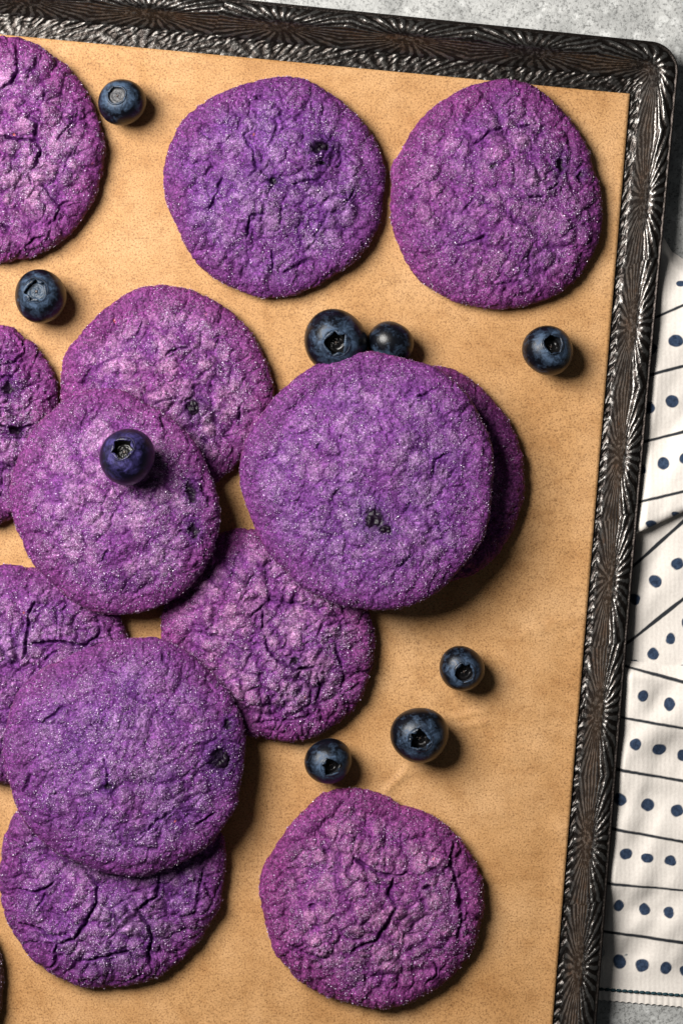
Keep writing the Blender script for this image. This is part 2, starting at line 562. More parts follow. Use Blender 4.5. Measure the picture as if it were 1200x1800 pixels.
V = np.stack([wx(ix, PZ), wy(iy, PZ), PZ + np.clip(z, -1.2, 4)], 1)
org = np.array([-100, -100, 0.0])
# a thin sheet with a real edge
Vt = V - org; Vb = Vt.copy(); Vb[:, 2] -= 0.45
F = grid_faces(nu, nv, True)
idx = np.arange(nu * nv).reshape(nu, nv)
bd = np.r_[idx[:, 0], idx[-1, 1:], idx[-2::-1, -1], idx[0, -2:0:-1]]
bn = np.roll(bd, -1)
Fs = np.stack([bd, bn, bn + nu * nv, bd + nu * nv], 1)
me = mesh_np('baking_paper', np.r_[Vt, Vb], np.r_[F, F[:, ::-1] + nu * nv, Fs])
o = obj('baking_paper', me, M_PAPER); o.location = Vector(org) * S
tag(o, 'sheet of brown parchment paper lining the dark tray', 'paper')

# ------------------------------------------------------------------ cookies
def zo(ox, oy, k, pts):
    return [(ox + a / k, oy + b / k) for a, b in pts]
def disc(cx, cy, r, seed, jitter=0.02):
    rr = np.random.default_rng(seed)
    ph = rr.uniform(0, 6.28, 3)
    out = []
    for i in range(24):
        a = 2 * math.pi * i / 24
        k = 1 + jitter * (math.sin(2 * a + ph[0]) + 0.7 * math.sin(3 * a + ph[1]) + 0.5 * math.sin(5 * a + ph[2]))
        out.append((cx + r * k * math.cos(a), cy + r * k * math.sin(a)))
    return out

CK = {}
CK['A'] = [(0,64),(45,72),(90,95),(130,128),(160,170),(178,220),(183,262),(178,310),(160,360),(130,405),(90,438),(45,457),(0,462),
           (-60,455),(-120,430),(-170,385),(-205,320),(-213,262),(-200,190),(-165,130),(-110,85),(-55,66)]
CK['B'] = zo(260,100,2.609,[(640,90),(740,110),(830,160),(900,210),(980,290),(1040,380),(1080,470),(1088,580),(1080,680),(1060,780),(1010,870),(940,940),
           (860,1000),(760,1060),(650,1100),(560,1108),(450,1090),(370,1050),(280,1000),(210,930),(170,850),(120,750),(80,650),(62,560),(68,470),(100,390),
           (160,300),(230,230),(320,175),(420,135),(520,108)])
CK['C'] = zo(660,120,2.857,[(620,57),(720,65),(800,90),(870,150),(950,220),(1010,290),(1050,360),(1080,440),(1100,520),(1130,590),(1135,700),(1135,800),
           (1110,900),(1070,980),(1010,1060),(930,1130),(840,1170),(740,1200),(620,1210),(500,1200),(400,1180),(310,1130),(220,1070),(160,1000),(120,900),
           (90,820),(75,720),(75,600),(80,490),(120,420),(150,350),(220,250),(320,170),(430,100),(520,70)])
CK['D'] = zo(0,480,2.4,[(265,420),(275,340),(330,270),(400,190),(480,120),(560,70),(650,52),(760,60),(860,90),(940,130),(1010,190),(1070,260),(1110,340),
           (1140,420),(1155,490),(1145,600),(1100,700),(1020,790),(930,875),(820,930),(700,955),(560,950),(430,890),(330,800),(275,660),(256,520)])
CK['E'] = zo(0,480,2.4,[(-170,205),(-80,210),(0,222),(60,232),(100,270),(160,320),(200,380),(235,440),(248,500),(248,570),(240,650),(215,780),(170,900),
           (100,1000),(40,1050),(-50,1070),(-170,1075),(-320,1040),(-450,960),(-550,830),(-590,680),(-580,520),(-500,370),(-380,270)])
CK['F'] = zo(0,480,2.4,[(480,480),(540,500),(600,540),(680,580),(750,630),(810,690),(860,770),(890,850),(920,940),(932,1020),(925,1080),(900,1170),(870,1240),
           (820,1310),(750,1370),(670,1410),(580,1440),(490,1450),(400,1435),(330,1410),(270,1360),(190,1290),(130,1220),(90,1130),(50,1040),(32,960),
           (40,880),(70,780),(110,700),(170,620),(240,560),(320,510),(400,488)])
CK['G'] = zo(400,580,2.143,[(530,80),(620,92),(700,115),(780,140),(850,190),(910,260),(950,330),(985,420),(998,520),(995,620),(985,700),(960,790),(900,870),
           (840,940),(770,1000),(690,1040),(600,1057),(500,1050),(420,1035),(340,1000),(270,960),(220,910),(160,860),(120,790),(90,720),(60,640),(42,560),
           (50,470),(75,390),(120,320),(180,240),(250,180),(330,130),(420,95)])
CK['H'] = zo(400,580,2.143,[(770,135),(850,150),(920,190),(980,240),(1030,300),(1070,360),(1100,430),(1112,520),(1112,620),(1090,710),(1050,790),(1000,860),
           (940,915),(860,945),(770,960),(650,950),(540,910),(440,830),(370,720),(330,600),(330,480),(360,370),(430,270),(540,200),(650,155)])
CK['I'] = zo(0,0,1,[(0,990),(27,991),(60,996),(110,1010),(160,1036),(200,1070),(222,1112),(228,1160),(226,1215),(205,1275),(165,1325),(115,1358),(60,1374),
           (15,1377),(-40,1368),(-95,1340),(-135,1295),(-155,1240),(-158,1175),(-145,1110),(-110,1050),(-55,1008)])
CK['J'] = zo(400,580,2.143,[(120,748),(30,745),(-60,775),(-140,840),(-205,930),(-245,1040),(-250,1150),(-235,1260),(-190,1360),(-120,1440),(-30,1495),(60,1522),
           (130,1535),(220,1550),(300,1540),(390,1500),(450,1450),(500,1390),(530,1310),(550,1230),(550,1150),(535,1060),(500,970),(440,890),(360,820),(250,770)])
CK['K'] = zo(0,1080,2.5,[(600,100),(680,100),(760,130),(850,180),(920,240),(980,300),(1030,380),(1065,460),(1078,540),(1075,640),(1055,750),(1045,830),(1010,890),
           (960,970),(900,1030),(820,1080),(740,1115),(640,1145),(530,1140),(430,1120),(340,1080),(250,1040),(170,970),(110,900),(75,820),(65,760),(40,700),
           (25,620),(25,540),(40,450),(70,360),(120,290),(200,230),(280,195),(370,150),(460,120),(540,102)])
CK['L'] = zo(0,1080,2.5,[(75,870),(40,930),(15,1000),(5,1080),(0,1170),(5,1260),(30,1350),(80,1430),(130,1500),(200,1560),(270,1600),(350,1635),(430,1643),
           (520,1640),(610,1625),(700,1590),(790,1530),(870,1450),(920,1370),(960,1290),(980,1200),(990,1110),(988,1020),(960,930),(900,840),(800,775),
           (680,745),(500,740),(340,755),(200,790),(130,820)])
CK['M'] = zo(440,1360,2.727,[(470,65),(560,75),(640,100),(720,145),(800,165),(870,200),(940,250),(1000,310),(1050,380),(1090,450),(1108,530),(1110,620),
           (1100,720),(1080,820),(1040,890),(980,960),(910,1020),(830,1065),(740,1105),(640,1125),(560,1118),(460,1095),(370,1070),(290,1030),(220,970),
           (160,910),(115,850),(95,780),(70,690),(48,600),(45,520),(65,440),(110,360),(170,280),(240,200),(290,140),(350,90),(410,70)])
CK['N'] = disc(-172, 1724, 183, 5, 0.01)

# crack lines seen on the cookies, (polyline in image px, half width, depth)
def zl(ox, oy, k, lines):
    return [([(ox + a / k, oy + b / k) for a, b in pts], w, d) for pts, w, d in lines]
CR = {k: [] for k in CK}
CR['A'] = zl(0,50,3.273,[([(100,90),(95,200),(105,250),(60,320),(0,345)],3.0,9), ([(120,270),(200,240),(215,175)],2.2,5), ([(0,620),(110,630),(200,640),(230,700),(195,800)],3.2,9),
        ([(200,640),(215,540),(150,500)],3.5,8), ([(215,420),(290,360),(370,380)],2.0,4), ([(330,640),(440,520),(450,430)],2.0,5),
        ([(230,870),(280,960),(340,1010),(420,1000)],2.6,6), ([(340,1010),(320,1100),(270,1130)],3,7), ([(0,1120),(60,1150)],3,7), ([(150,1250),(260,1190)],3,7), ([(360,860),(380,760),(430,680)],2,4)])
CR['B'] = zl(260,100,2.609,[([(470,340),(440,360),(480,430),(500,520),(460,550)],2.4,5), ([(280,700),(310,640),(340,540)],2.2,5), ([(450,830),(470,730),(540,720)],2.2,5),
        ([(660,580),(740,560),(800,570)],2,4), ([(570,970),(570,880)],2.2,5), ([(700,870),(680,780)],2,4), ([(890,670),(930,640),(950,600)],2.4,5), ([(300,380),(250,350),(230,330)],2.6,5),
        ([(500,190),(540,190)],4,6), ([(610,700),(640,690)],3,5), ([(760,820),(830,700)],2,4), ([(620,990),(700,940),(740,930)],2.4,5)])
CR['C'] = zl(660,120,2.857,[([(490,380),(540,350),(580,310),(640,300)],2.6,6), ([(700,290),(780,285)],2.6,6), ([(380,890),(460,880),(540,840),(580,850)],2.2,5),
        ([(650,690),(700,770),(780,800)],2.2,4), ([(440,720),(500,650),(600,690)],2,3), ([(860,620),(930,570)],2,4), ([(610,1090),(680,1075),(740,1080)],2.4,5), ([(770,650),(840,645)],2.2,5), ([(1020,540),(1030,580)],4,7)])
CR['D'] = zl(0,480,2.4,[([(350,470),(370,420)],4,6), ([(700,350),(720,330),(800,310)],2.4,4), ([(600,200),(580,260),(520,300)],2.2,3), ([(1010,560),(1010,650)],3,5), ([(850,690),(880,720)],3,6), ([(640,560),(690,540),(760,520)],2,4)])
CR['E'] = zl(0,480,2.4,[([(0,390),(60,370),(110,330),(100,280)],2.4,6), ([(0,440),(60,440)],2.4,5), ([(0,640),(80,660),(140,640)],2.2,5), ([(0,800),(50,820)],2.2,5), ([(0,560),(60,600)],2,4)])
CR['F'] = zl(0,480,2.4,[([(760,870),(850,880),(880,980)],2.2,4), ([(680,610),(700,650)],3,4), ([(450,1170),(420,1230)],3.4,4), ([(860,900),(890,960)],3,4)])
CR['G'] = zl(400,580,2.143,[([(770,560),(780,490),(850,460)],3,4.5), ([(690,650),(660,690)],2.6,4), ([(700,260),(760,240),(800,210)],2.4,4), ([(330,450),(350,420)],2.6,4), ([(640,890),(700,850)],2.4,4), ([(800,760),(790,720)],2.6,5)])
CR['I'] = zl(0,1080,2.5,[([(130,0),(120,110),(100,200)],2.8,7), ([(130,130),(250,120),(380,140),(440,80),(430,10)],2.6,7), ([(0,150),(60,220)],2.6,6), ([(150,-60),(130,0)],3,7), ([(190,200),(250,160)],2,4)])
CR['J'] = zl(400,580,2.143,[([(130,1130),(150,1200),(190,1250),(250,1280),(330,1270)],2.6,7), ([(150,1020),(230,1030),(300,1020)],2.4,5), ([(330,1280),(350,1350),(330,1400)],2.2,5), ([(80,1080),(130,1040),(130,1130)],2.4,6),
        ([(400,1180),(440,1300),(420,1380)],2.2,5), ([(100,1480),(250,1470),(350,1440)],2.6,5), ([(0,1180),(60,1210)],2.2,5), ([(0,900),(80,960)],2.2,4)])
CR['K'] = zl(0,1080,2.5,[([(200,470),(260,430),(290,400)],4,5), ([(620,970),(700,900),(770,850)],2.6,4), ([(110,780),(140,700)],2.6,5), ([(470,770),(480,700),(460,620)],2.4,4), ([(720,170),(720,210)],3,5), ([(860,930),(960,880)],2.6,5)])
CR['L'] = zl(0,1080,2.5,[([(380,1130),(430,1200),(420,1270),(370,1370),(320,1430),(250,1450)],3.2,9), ([(700,1150),(690,1240),(600,1300)],2.8,7), ([(600,1300),(650,1360),(670,1430),(650,1500),(670,1560)],3,9),
        ([(60,1210),(170,1220),(240,1180)],2.6,6), ([(250,1450),(190,1390),(120,1370),(60,1350)],2.6,7), ([(250,1450),(240,1540),(210,1560)],3,8), ([(370,1520),(480,1500),(570,1480),(590,1540)],2.6,6),
        ([(850,1340),(880,1200),(900,1100)],2.6,6), ([(540,1620),(640,1580)],2.4,6), ([(900,1180),(930,1250)],2.6,6), ([(160,1300),(200,1230)],2,4)])
CR['M'] = zl(440,1360,2.727,[([(500,410),(560,450),(640,490),(690,490)],3.6,9), ([(690,490),(660,580),(700,640),(660,720),(600,800),(480,850)],3,7), ([(690,490),(760,470)],2.4,5), ([(970,330),(960,440),(1000,560),(1010,700),(990,820)],3.4,8),
        ([(280,640),(310,630)],4,5), ([(880,900),(900,960),(840,1010)],2.4,5), ([(830,550),(860,540)],4,6), ([(360,370),(330,340)],2.4,4), ([(180,810),(280,870),(380,880)],2.6,5)])

# dark baked-in fruit: (x, y, rx, ry) in image px
SP = {k: [] for k in CK}
SP['B'] = [(563,258,13,10),(568,286,5,5),(482,318,7,6)]
SP['C'] = [(984,287,7,12),(1020,305,5,7),(866,290,5,5)]
SP['D'] = [(340,716,12,14)]
SP['E'] = [(17,684,10,9),(25,755,8,8)]
SP['F'] = [(338,866,8,14),(342,935,8,10)]
SP['G'] = [(657,913,17,19),(678,932,12,10)]
SP['J'] = [(515,1165,8,6)]
SP['K'] = [(388,1335,18,20),(402,1275,6,10),(190,1380,7,7)]

TINT = {  # hue shift per cookie: (violet, lilac) multipliers and how cracked the plates are
    'A': dict(red=1.1, pale=0.9, crk=0.5), 'B': dict(red=0.94, pale=0.55, crk=0.35), 'C': dict(red=1.07, pale=0.5, crk=0.3),
    'D': dict(red=1.1, pale=0.8, crk=0.25), 'E': dict(red=1.1, pale=0.5, crk=0.6), 'F': dict(red=1.03, pale=0.75, crk=0.12),
    'G': dict(red=0.95, pale=0.6, crk=0.12), 'H': dict(red=1.1, pale=0.4, crk=0.3), 'I': dict(red=1.0, pale=0.7, crk=0.5),
    'J': dict(red=1.1, pale=0.75, crk=0.5), 'K': dict(red=0.95, pale=0.5, crk=0.12), 'L': dict(red=0.98, pale=0.6, crk=0.5),
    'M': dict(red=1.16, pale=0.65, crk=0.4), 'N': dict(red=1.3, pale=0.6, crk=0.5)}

LAB = {
    'A': 'large cracked purple cookie at the top left, cut by the frame, beside a lone blueberry',
    'B': 'round purple sugar cookie in the middle of the top row, with a dark berry fleck',
    'C': 'purple sugar cookie nearest the tray\'s far right corner',
    'D': 'pinkish pale purple cookie whose front is covered by the cookie topped with a blueberry',
    'E': 'purple cookie cut by the left edge, just behind the cookie topped with a blueberry',
    'F': 'purple sugar cookie with a single blueberry sitting on top of it',
    'G': 'largest purple cookie, at the centre, leaning over its neighbours below two blueberries',
    'H': 'purple cookie almost hidden under the largest cookie, showing only along its right side',
    'I': 'cracked purple cookie at the left edge, between two cookies that overlap it',
    'J': 'lumpy cracked purple cookie below the largest cookie, its top tucked under it',
    'K': 'purple sugar cookie lying on top of a cracked cookie at the lower left',
    'L': 'deeply cracked purple cookie at the lower left, half covered by the cookie above it',
    'M': 'single reddish purple cookie lying alone at the bottom of the paper',
    'N': 'cookie edge with its shade painted in, just showing at the bottom of the left edge'}

# height field of what is already lying on the paper (world px, 4 px bins)
HB = 4.0
HX0, HY0 = -1100.0, -1100.0
HM = np.full((560, 560), PZ + 1.0)
def hm_add(V):
    i = ((V[:, 0] - HX0) / HB).astype(int); j = ((V[:, 1] - HY0) / HB).astype(int)
    ok = (i >= 0) & (j >= 0) & (i < 560) & (j < 560)
    np.maximum.at(HM, (i[ok], j[ok]), V[ok, 2])
def hm_at(x, y):
    return HM[int((x - HX0) / HB), int((y - HY0) / HB)]

def disc_grid(n):
    a, b = np.meshgrid(np.linspace(-1, 1, n), np.linspace(-1, 1, n), indexing='ij')
    a, b = a.ravel(), b.ravel()
    big = np.abs(a) > np.abs(b)
    r = np.where(big, a, b)
    with np.errstate(divide='ignore', invalid='ignore'):
        th = np.where(big, (math.pi / 4) * np.where(a == 0, 0, b / np.where(a == 0, 1, a)),
                      math.pi / 2 - (math.pi / 4) * np.where(b == 0, 0, a / np.where(b == 0, 1, b)))
    th = np.where(r < 0, th + math.pi, th)
    return np.abs(r), th % (2 * math.pi)

def seg_dist(x, y, pts):
    best = np.full(len(x), 1e9); tt = np.zeros(len(x))
    tot = 0.0
    L = [math.hypot(pts[i + 1][0] - pts[i][0], pts[i + 1][1] - pts[i][1]) for i in range(len(pts) - 1)]
    full = sum(L)
    for i in range(len(pts) - 1):
        ax, ay = pts[i]; bx, by = pts[i + 1]
        dx, dy = bx - ax, by - ay
        t = np.clip(((x - ax) * dx + (y - ay) * dy) / (dx * dx + dy * dy + 1e-9), 0, 1)
        d = np.hypot(x - ax - t * dx, y - ay - t * dy)
        w = d < best
        tt = np.where(w, (tot + t * L[i]) / full, tt)
        best = np.minimum(best, d)
        tot += L[i]
    return best, tt

VIOLET = np.array([0.094, 0.024, 0.136])
LILAC = np.array([0.290, 0.160, 0.300])
MAGENTA = np.array([0.155, 0.030, 0.125])
DOUGH = np.array([0.27, 0.062, 0.165])
BERRYD = np.array([0.012, 0.006, 0.016])

def make_cookie(key, layer, n=216, n_sugar=7000, thick=73.0):
    out = np.array(CK[key], float)
    seed = ord(key) * 13
    zb = PZ + 1.0 if layer == 0 else 56.0
    zs = zb + 20.0                                    # silhouette height used to undo the perspective
    X, Y = wx(out[:, 0], zs), wy(out[:, 1], zs)
    cx, cy = X.mean(), Y.mean()
    ang = np.arctan2(Y - cy, X - cx); rad = np.hypot(X - cx, Y - cy)
    o_ = np.argsort(ang); ang, rad = ang[o_], rad[o_]
    angp = np.r_[ang - 2 * math.pi, ang, ang + 2 * math.pi]; radp = np.r_[rad, rad, rad]
    tab = np.linspace(-math.pi, math.pi, 361)[:-1]
    rt = np.interp(tab, angp, radp)
    for _ in range(6):
        rt = (np.roll(rt, 1) + 2 * rt + np.roll(rt, -1)) / 4
    rho, th = disc_grid(n)
    R = np.interp(((th + math.pi) % (2 * math.pi)), np.r_[tab, math.pi] + math.pi, np.r_[rt, rt[0]])
    e = 42.0; zc = 19.0; drop = 28.0; a1, a2 = 0.72, 0.93
    xs = np.zeros_like(rho); zz = np.zeros_like(rho); nr = np.zeros_like(rho); nz = np.ones_like(rho)
    m = rho <= a1
    f = rho / a1
    xs[m] = (f * (R - e))[m]; zz[m] = (thick - drop * f ** 2.0)[m]
    m2 = (rho > a1) & (rho <= a2)
    ph = (rho - a1) / (a2 - a1) * math.pi / 2
    xs[m2] = (R - e + e * np.sin(ph))[m2]; zz[m2] = (zc + (thick - drop - zc) * np.cos(ph))[m2]
    nr[m2] = np.sin(ph)[m2]; nz[m2] = np.cos(ph)[m2]
    m3 = rho > a2
    s = (rho - a2) / (1 - a2)
    xs[m3] = (R - 11 * s * s)[m3]; zz[m3] = (zc * (1 - s))[m3]
    nr[m3] = 1; nz[m3] = 0
    x = xs * np.cos(th); y = xs * np.sin(th)
    P = np.stack([x, y, zz], 1) + seed * 7.77
    T = TINT[key]
    P2 = P * np.array([1, 1, 0.25])
    # image position of every vertex (for the traced cracks and fruit)
    zt = zb + zz
    IX = (x + cx) * DCAM / (DCAM - zt) + 600; IY = 900 - (y + cy) * DCAM / (DCAM - zt)
    wob = np.stack([vnoise(P / 11, 3), vnoise(P / 11, 4)], 1) * 2.2 + np.stack([vnoise(P / 4.5, 13), vnoise(P / 4.5, 14)], 1) * 1.2
    l1, l2, lid = voronoi((P2 + 4.5 * np.stack([vnoise(P / 14, 31), vnoise(P / 14, 32), vnoise(P / 14, 33)], 1) * [1, 1, 0] ) / 29, 41 + seed)
    crm = sm(-0.35, 0.25, vnoise(P / 37, 35)) * (0.3 + 0.7 * nz)
    crev = (1 - sm(0.0, 0.13, l2 - l1)) * crm * (1.2 + 3.0 * T['crk'])
    b1, b2, bid = voronoi((P2 + 9 * np.stack([vnoise(P / 30, 36), vnoise(P / 30, 37), vnoise(P / 30, 38)], 1) * [1, 1, 0]) / 60.0, 47 + seed)
    mid = pil(l2 - l1, 0.42)
    bigp = pil(b2 - b1, 0.36)
    ltop = 0.5 * bigp + 0.5 * mid
    lump = 12.0 * fbm(P / 85, 1, 2) + (3.5 + 7.5 * T['crk']) * bigp * (0.4 + 0.6 * sm(-0.5, 0.3, vnoise(P / 70, 40))) + (2.6 + 6.0 * T['crk']) * mid * (0.45 + 0.55 * sm(-0.5, 0.3, vnoise(P / 45, 39))) - 6.0
    Wp = P + 6 * np.stack([vnoise(P / 30, 21), vnoise(P / 30, 22), vnoise(P / 30, 23)], 1)
    f1, f2, cid = voronoi(Wp / np.array([58, 58, 90.0]), 51 + seed)
    edge = f2 - f1
    cmask = sm(0.1, 0.5, vnoise(P / 60, 8) * 0.5 + 0.5 - (0.55 - T['crk']) )
    crk = (1 - sm(0.0, 0.09, edge)) * cmask * T['crk']
    plate = sm(0.02, 0.40, edge) * (0.35 + T['crk'])
    hand = np.zeros_like(rho)
    hw = np.zeros_like(rho)
    for pts, w, d in CR[key]:
        dist, tpar = seg_dist(IX + wob[:, 0], IY + wob[:, 1], pts)
        fade = np.clip(np.minimum(tpar, 1 - tpar) * 5 + 0.35, 0, 1)
        ww = w * (0.65 + 0.5 * fade)
        hand = np.maximum(hand, d * fade * (1 - sm(0.25, 1.25, dist / ww)))
        hw = np.maximum(hw, fade * np.exp(-(dist / 9.0) ** 2))
    g1, g2, gid = voronoi((P * [1, 1, 0.5] + 0.8 * wob[:, [0, 1, 0]]) / 12.5, 61 + seed)
    crumbm = 0.55 + 0.45 * sm(-0.4, 0.4, vnoise(P / 40, 9))
    crumb = (pil(g2 - g1, 0.5) - 0.5) * 2.3 * crumbm
    c1, c2, _ = voronoi(P / 6.2, 71 + seed)
    fine = (np.sqrt(np.clip(1 - (c1 / 0.9) ** 2, 0, 1)) - 0.6) * 1.5 + 0.3 * vnoise(P / 3.6, 10)
    p1, p2, pid = voronoi(P / 24, 81 + seed)
    pits = np.where(pid > 0.72, 1 - sm(0.06, 0.15, p1), 0) * 4.0
    fruit = np.zeros_like(rho); juice = np.zeros_like(rho)
    for fx, fy, rx, ry in [(a, b, c * 1.25, d * 1.25) for a, b, c, d in SP[key]]:
        dd = np.hypot((IX + 2.2 * wob[:, 0] - fx) / rx, (IY + 2.2 * wob[:, 1] - fy) / ry)
        fruit = np.maximum(fruit, 1 - sm(0.55, 1.1, dd))
        juice = np.maximum(juice, 1 - sm(0.8, 2.8, dd))
    sidef = 1 - 0.72 * nr ** 2
    disp = (lump + plate * 2.2) * sidef + (crumb + fine) * (0.35 + 0.65 * nz) - crev - crk * 6.0 - hand * 1.7 + hw * 1.6 - pits * 1.3 - fruit * 6
    lowb = sm(0.985, 0.95, rho)                       # keep the foot of the cookie flat
    disp = disp * lowb
    V = np.stack([x + np.cos(th) * nr * disp, y + np.sin(th) * nr * disp, zz + nz * disp], 1)
    V[:, 2] = np.maximum(V[:, 2], 0.0)
    # colour: dough, crust, sugar film and darker cracks, plus shade painted at the sides
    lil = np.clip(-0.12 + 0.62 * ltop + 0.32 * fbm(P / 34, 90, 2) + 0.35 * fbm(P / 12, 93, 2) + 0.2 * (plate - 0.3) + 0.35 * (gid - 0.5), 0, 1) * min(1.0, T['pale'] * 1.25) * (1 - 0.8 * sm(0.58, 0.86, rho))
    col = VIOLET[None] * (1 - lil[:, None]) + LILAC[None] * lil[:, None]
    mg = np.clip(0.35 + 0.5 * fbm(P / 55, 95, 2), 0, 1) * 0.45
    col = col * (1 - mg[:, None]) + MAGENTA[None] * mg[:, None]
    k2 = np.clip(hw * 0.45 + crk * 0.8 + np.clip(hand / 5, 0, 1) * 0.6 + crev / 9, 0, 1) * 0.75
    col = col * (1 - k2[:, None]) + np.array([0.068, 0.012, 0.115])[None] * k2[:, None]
    pl_ = sm(0.60, 0.86, rho + 0.05 * vnoise(P / 26, 96)) * 0.65  # plum sides: less sugared, with rim shading painted into the colour
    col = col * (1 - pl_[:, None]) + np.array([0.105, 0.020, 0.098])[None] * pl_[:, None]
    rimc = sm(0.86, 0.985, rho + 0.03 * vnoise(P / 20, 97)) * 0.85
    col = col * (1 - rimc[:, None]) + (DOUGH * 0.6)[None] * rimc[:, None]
    col = col * (1 + 0.22 * (gid - 0.5) + 0.14 * vnoise(P / 9, 98))[:, None]
    fl = np.where(pid < 0.035, 1 - sm(0.05, 0.11, p1), 0)
    col = col * (1 - fl[:, None]) + np.array([0.42, 0.10, 0.06])[None] * fl[:, None]
    col = col * (1 - juice[:, None] * 0.7) + np.array([0.045, 0.010, 0.085])[None] * juice[:, None] * 0.7
    if key == 'N': col = col * 0.08 + np.array([0.03, 0.022, 0.025])[None]  # shows only its shaded side: that shade is painted into the colour
    col = col * (1 - fruit[:, None] * 0.96) + BERRYD[None] * fruit[:, None] * 0.96
    col[:, 0] *= T['red']; col[:, 2] *= 1 / (0.6 + 0.4 * T['red'])
    col = np.clip(col, 0.004, 1)
    # rest the cookie on whatever lies below: lowest plane over the height field
    ta = tb = 0.0
    if layer:
        aa = np.linspace(-0.12, 0.12, 25)
        gi = np.arange(-240, 241, 8.0)
        px_, py_ = np.meshgrid(gi, gi, indexing='ij'); px_, py_ = px_.ravel(), py_.ravel()
        rr = np.interp((np.arctan2(py_, px_) + math.pi), np.r_[tab, math.pi] + math.pi, np.r_[rt, rt[0]])
        ok = np.hypot(px_, py_) < rr * 0.95
        px_, py_ = px_[ok], py_[ok]
        hh = np.array([hm_at(cx + a, cy + b) for a, b in zip(px_, py_)])
        best = None
        for A_ in aa:
            for B_ in aa:
                c_ = np.max(hh - A_ * px_ - B_ * py_)
                if best is None or c_ < best[0]:
                    best = (c_, A_, B_)
        zb, ta, tb = best
        zb -= 8.0
        V[:, 2] += ta * V[:, 0] + tb * V[:, 1]
    nv_ = n * n
    F = grid_faces(n, n)
    # flat underside
    idx = np.arange(nv_).reshape(n, n)
    bd = np.r_[idx[:, 0], idx[-1, 1:], idx[-2::-1, -1], idx[0, -2:0:-1]]
    bottom = np.array([[0, 0, 0.0]])
    Fb = np.stack([np.roll(bd, -1), bd, np.full(len(bd), nv_)], 1)
    root = empty('cookie', (cx, cy, zb))
    tag(root, LAB[key], 'cookie', 'purple blueberry cookies on the paper')
    Ft = np.r_[F[:, [0, 1, 2]], F[:, [0, 2, 3]], Fb]
    me = mesh_np('cookie_crumb', np.r_[V, bottom], Ft)
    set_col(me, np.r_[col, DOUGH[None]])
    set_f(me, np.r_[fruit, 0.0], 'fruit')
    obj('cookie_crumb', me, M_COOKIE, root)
    Vw = V + np.array([cx, cy, zb])
    hm_add(Vw)
    # baked-in fruit that is large enough to see: a burst, wrinkled skin sunk in its juice stain
    for fi, (fx, fy, rx, ry) in enumerate(SP[key]):
        if min(rx, ry) < 10: continue
        vi = int(np.argmin((IX - fx) ** 2 + (IY - fy) ** 2))
        a_ = np.linspace(0.03, math.pi * 0.62, 16); b_ = np.linspace(0, 2 * math.pi, 36, endpoint=False)
        A_, B_ = np.meshgrid(a_, b_, indexing='ij')
        dv = np.stack([np.sin(A_) * np.cos(B_), np.sin(A_) * np.sin(B_), np.cos(A_)], 2).reshape(-1, 3)
        wr = 1 + 0.34 * vnoise(dv * 2.2 + seed + fi * 9, 131) + 0.16 * vnoise(dv * 5.0 + seed, 132)
        top = -0.55 * np.exp(-((dv[:, 0] - 0.1) ** 2 + dv[:, 1] ** 2) / 0.09)
        fv = dv * np.array([rx * 0.8, ry * 0.8, 5.0]) * wr[:, None]
        fv[:, 2] += top * 5.0
        fv = fv + V[vi] + np.array([0, 0, -1.4])
        ii = np.arange(15)[:, None] * 36; jj = np.arange(36)[None]; j2 = (jj + 1) % 36
        ff = np.stack([ii + jj, ii + 36 + jj, ii + 36 + j2, ii + j2], 2).reshape(-1, 4)
        obj('blueberry_piece', mesh_np('blueberry_piece', fv, ff), M_FRUIT, root)
    # sugar grains
    rs = np.random.default_rng(seed)
    cand = rs.integers(0, nv_, n_sugar * 4)
    den = vnoise(P[cand] / 34, 120) * 0.5 + vnoise(P[cand] / 9, 121) * 0.35 + 0.2 + 0.75 * ltop[cand] - crev[cand] * 0.2
    keep = (rs.random(len(cand)) < np.clip(den, 0.05, 1) * (1 - 0.7 * sm(0.66, 0.9, rho[cand]))) & (rho[cand] < 0.955) & (hand[cand] < 2.5) & (fruit[cand] < 0.3) & (IX[cand] > -25)
    cand = cand[keep][:n_sugar]
    k = len(cand)
    base = np.array([[1.2,0,0],[-1.2,0,0],[0,1.2,0],[0,-1.2,0],[0,0,1.2],[0,0,-1.2]], float)
    bigg = rs.random((k, 1)) > 0.965
    sz = rs.uniform(0.40, 0.82, (k, 1)) * rs.uniform(0.75, 1.25, (k, 3)) * np.where(bigg, 1.55, 1.0)
    qn = rs.normal(size=(k, 4)); qn /= np.linalg.norm(qn, axis=1)[:, None]
    w_, x_, y_, z_ = qn.T
    Rm = np.stack([1-2*(y_*y_+z_*z_), 2*(x_*y_-z_*w_), 2*(x_*z_+y_*w_), 2*(x_*y_+z_*w_), 1-2*(x_*x_+z_*z_), 2*(y_*z_-x_*w_),
                   2*(x_*z_-y_*w_), 2*(y_*z_+x_*w_), 1-2*(x_*x_+y_*y_)], 1).reshape(k, 3, 3)
    loc = base[None] * sz[:, None, :]
    loc = np.einsum('kij,kvj->kvi', Rm, loc)
    nrm = np.stack([np.cos(th[cand]) * nr[cand], np.sin(th[cand]) * nr[cand], nz[cand]], 1)
    ctr = V[cand] + rs.uniform(-1.1, 1.1, (k, 3)) * np.array([1, 1, 0]) + nrm * (sz.mean(1) * 0.35)[:, None]
    SV = (ctr[:, None] + loc).reshape(-1, 3)
    fq = np.array([[0,2,4],[2,1,4],[1,3,4],[3,0,4],[2,0,5],[1,2,5],[3,1,5],[0,3,5]])
    SF = (fq[None] + (np.arange(k) * 6)[:, None, None]).reshape(-1, 3)
    me = mesh_np('sugar_crystals', SV, SF, smooth=False)
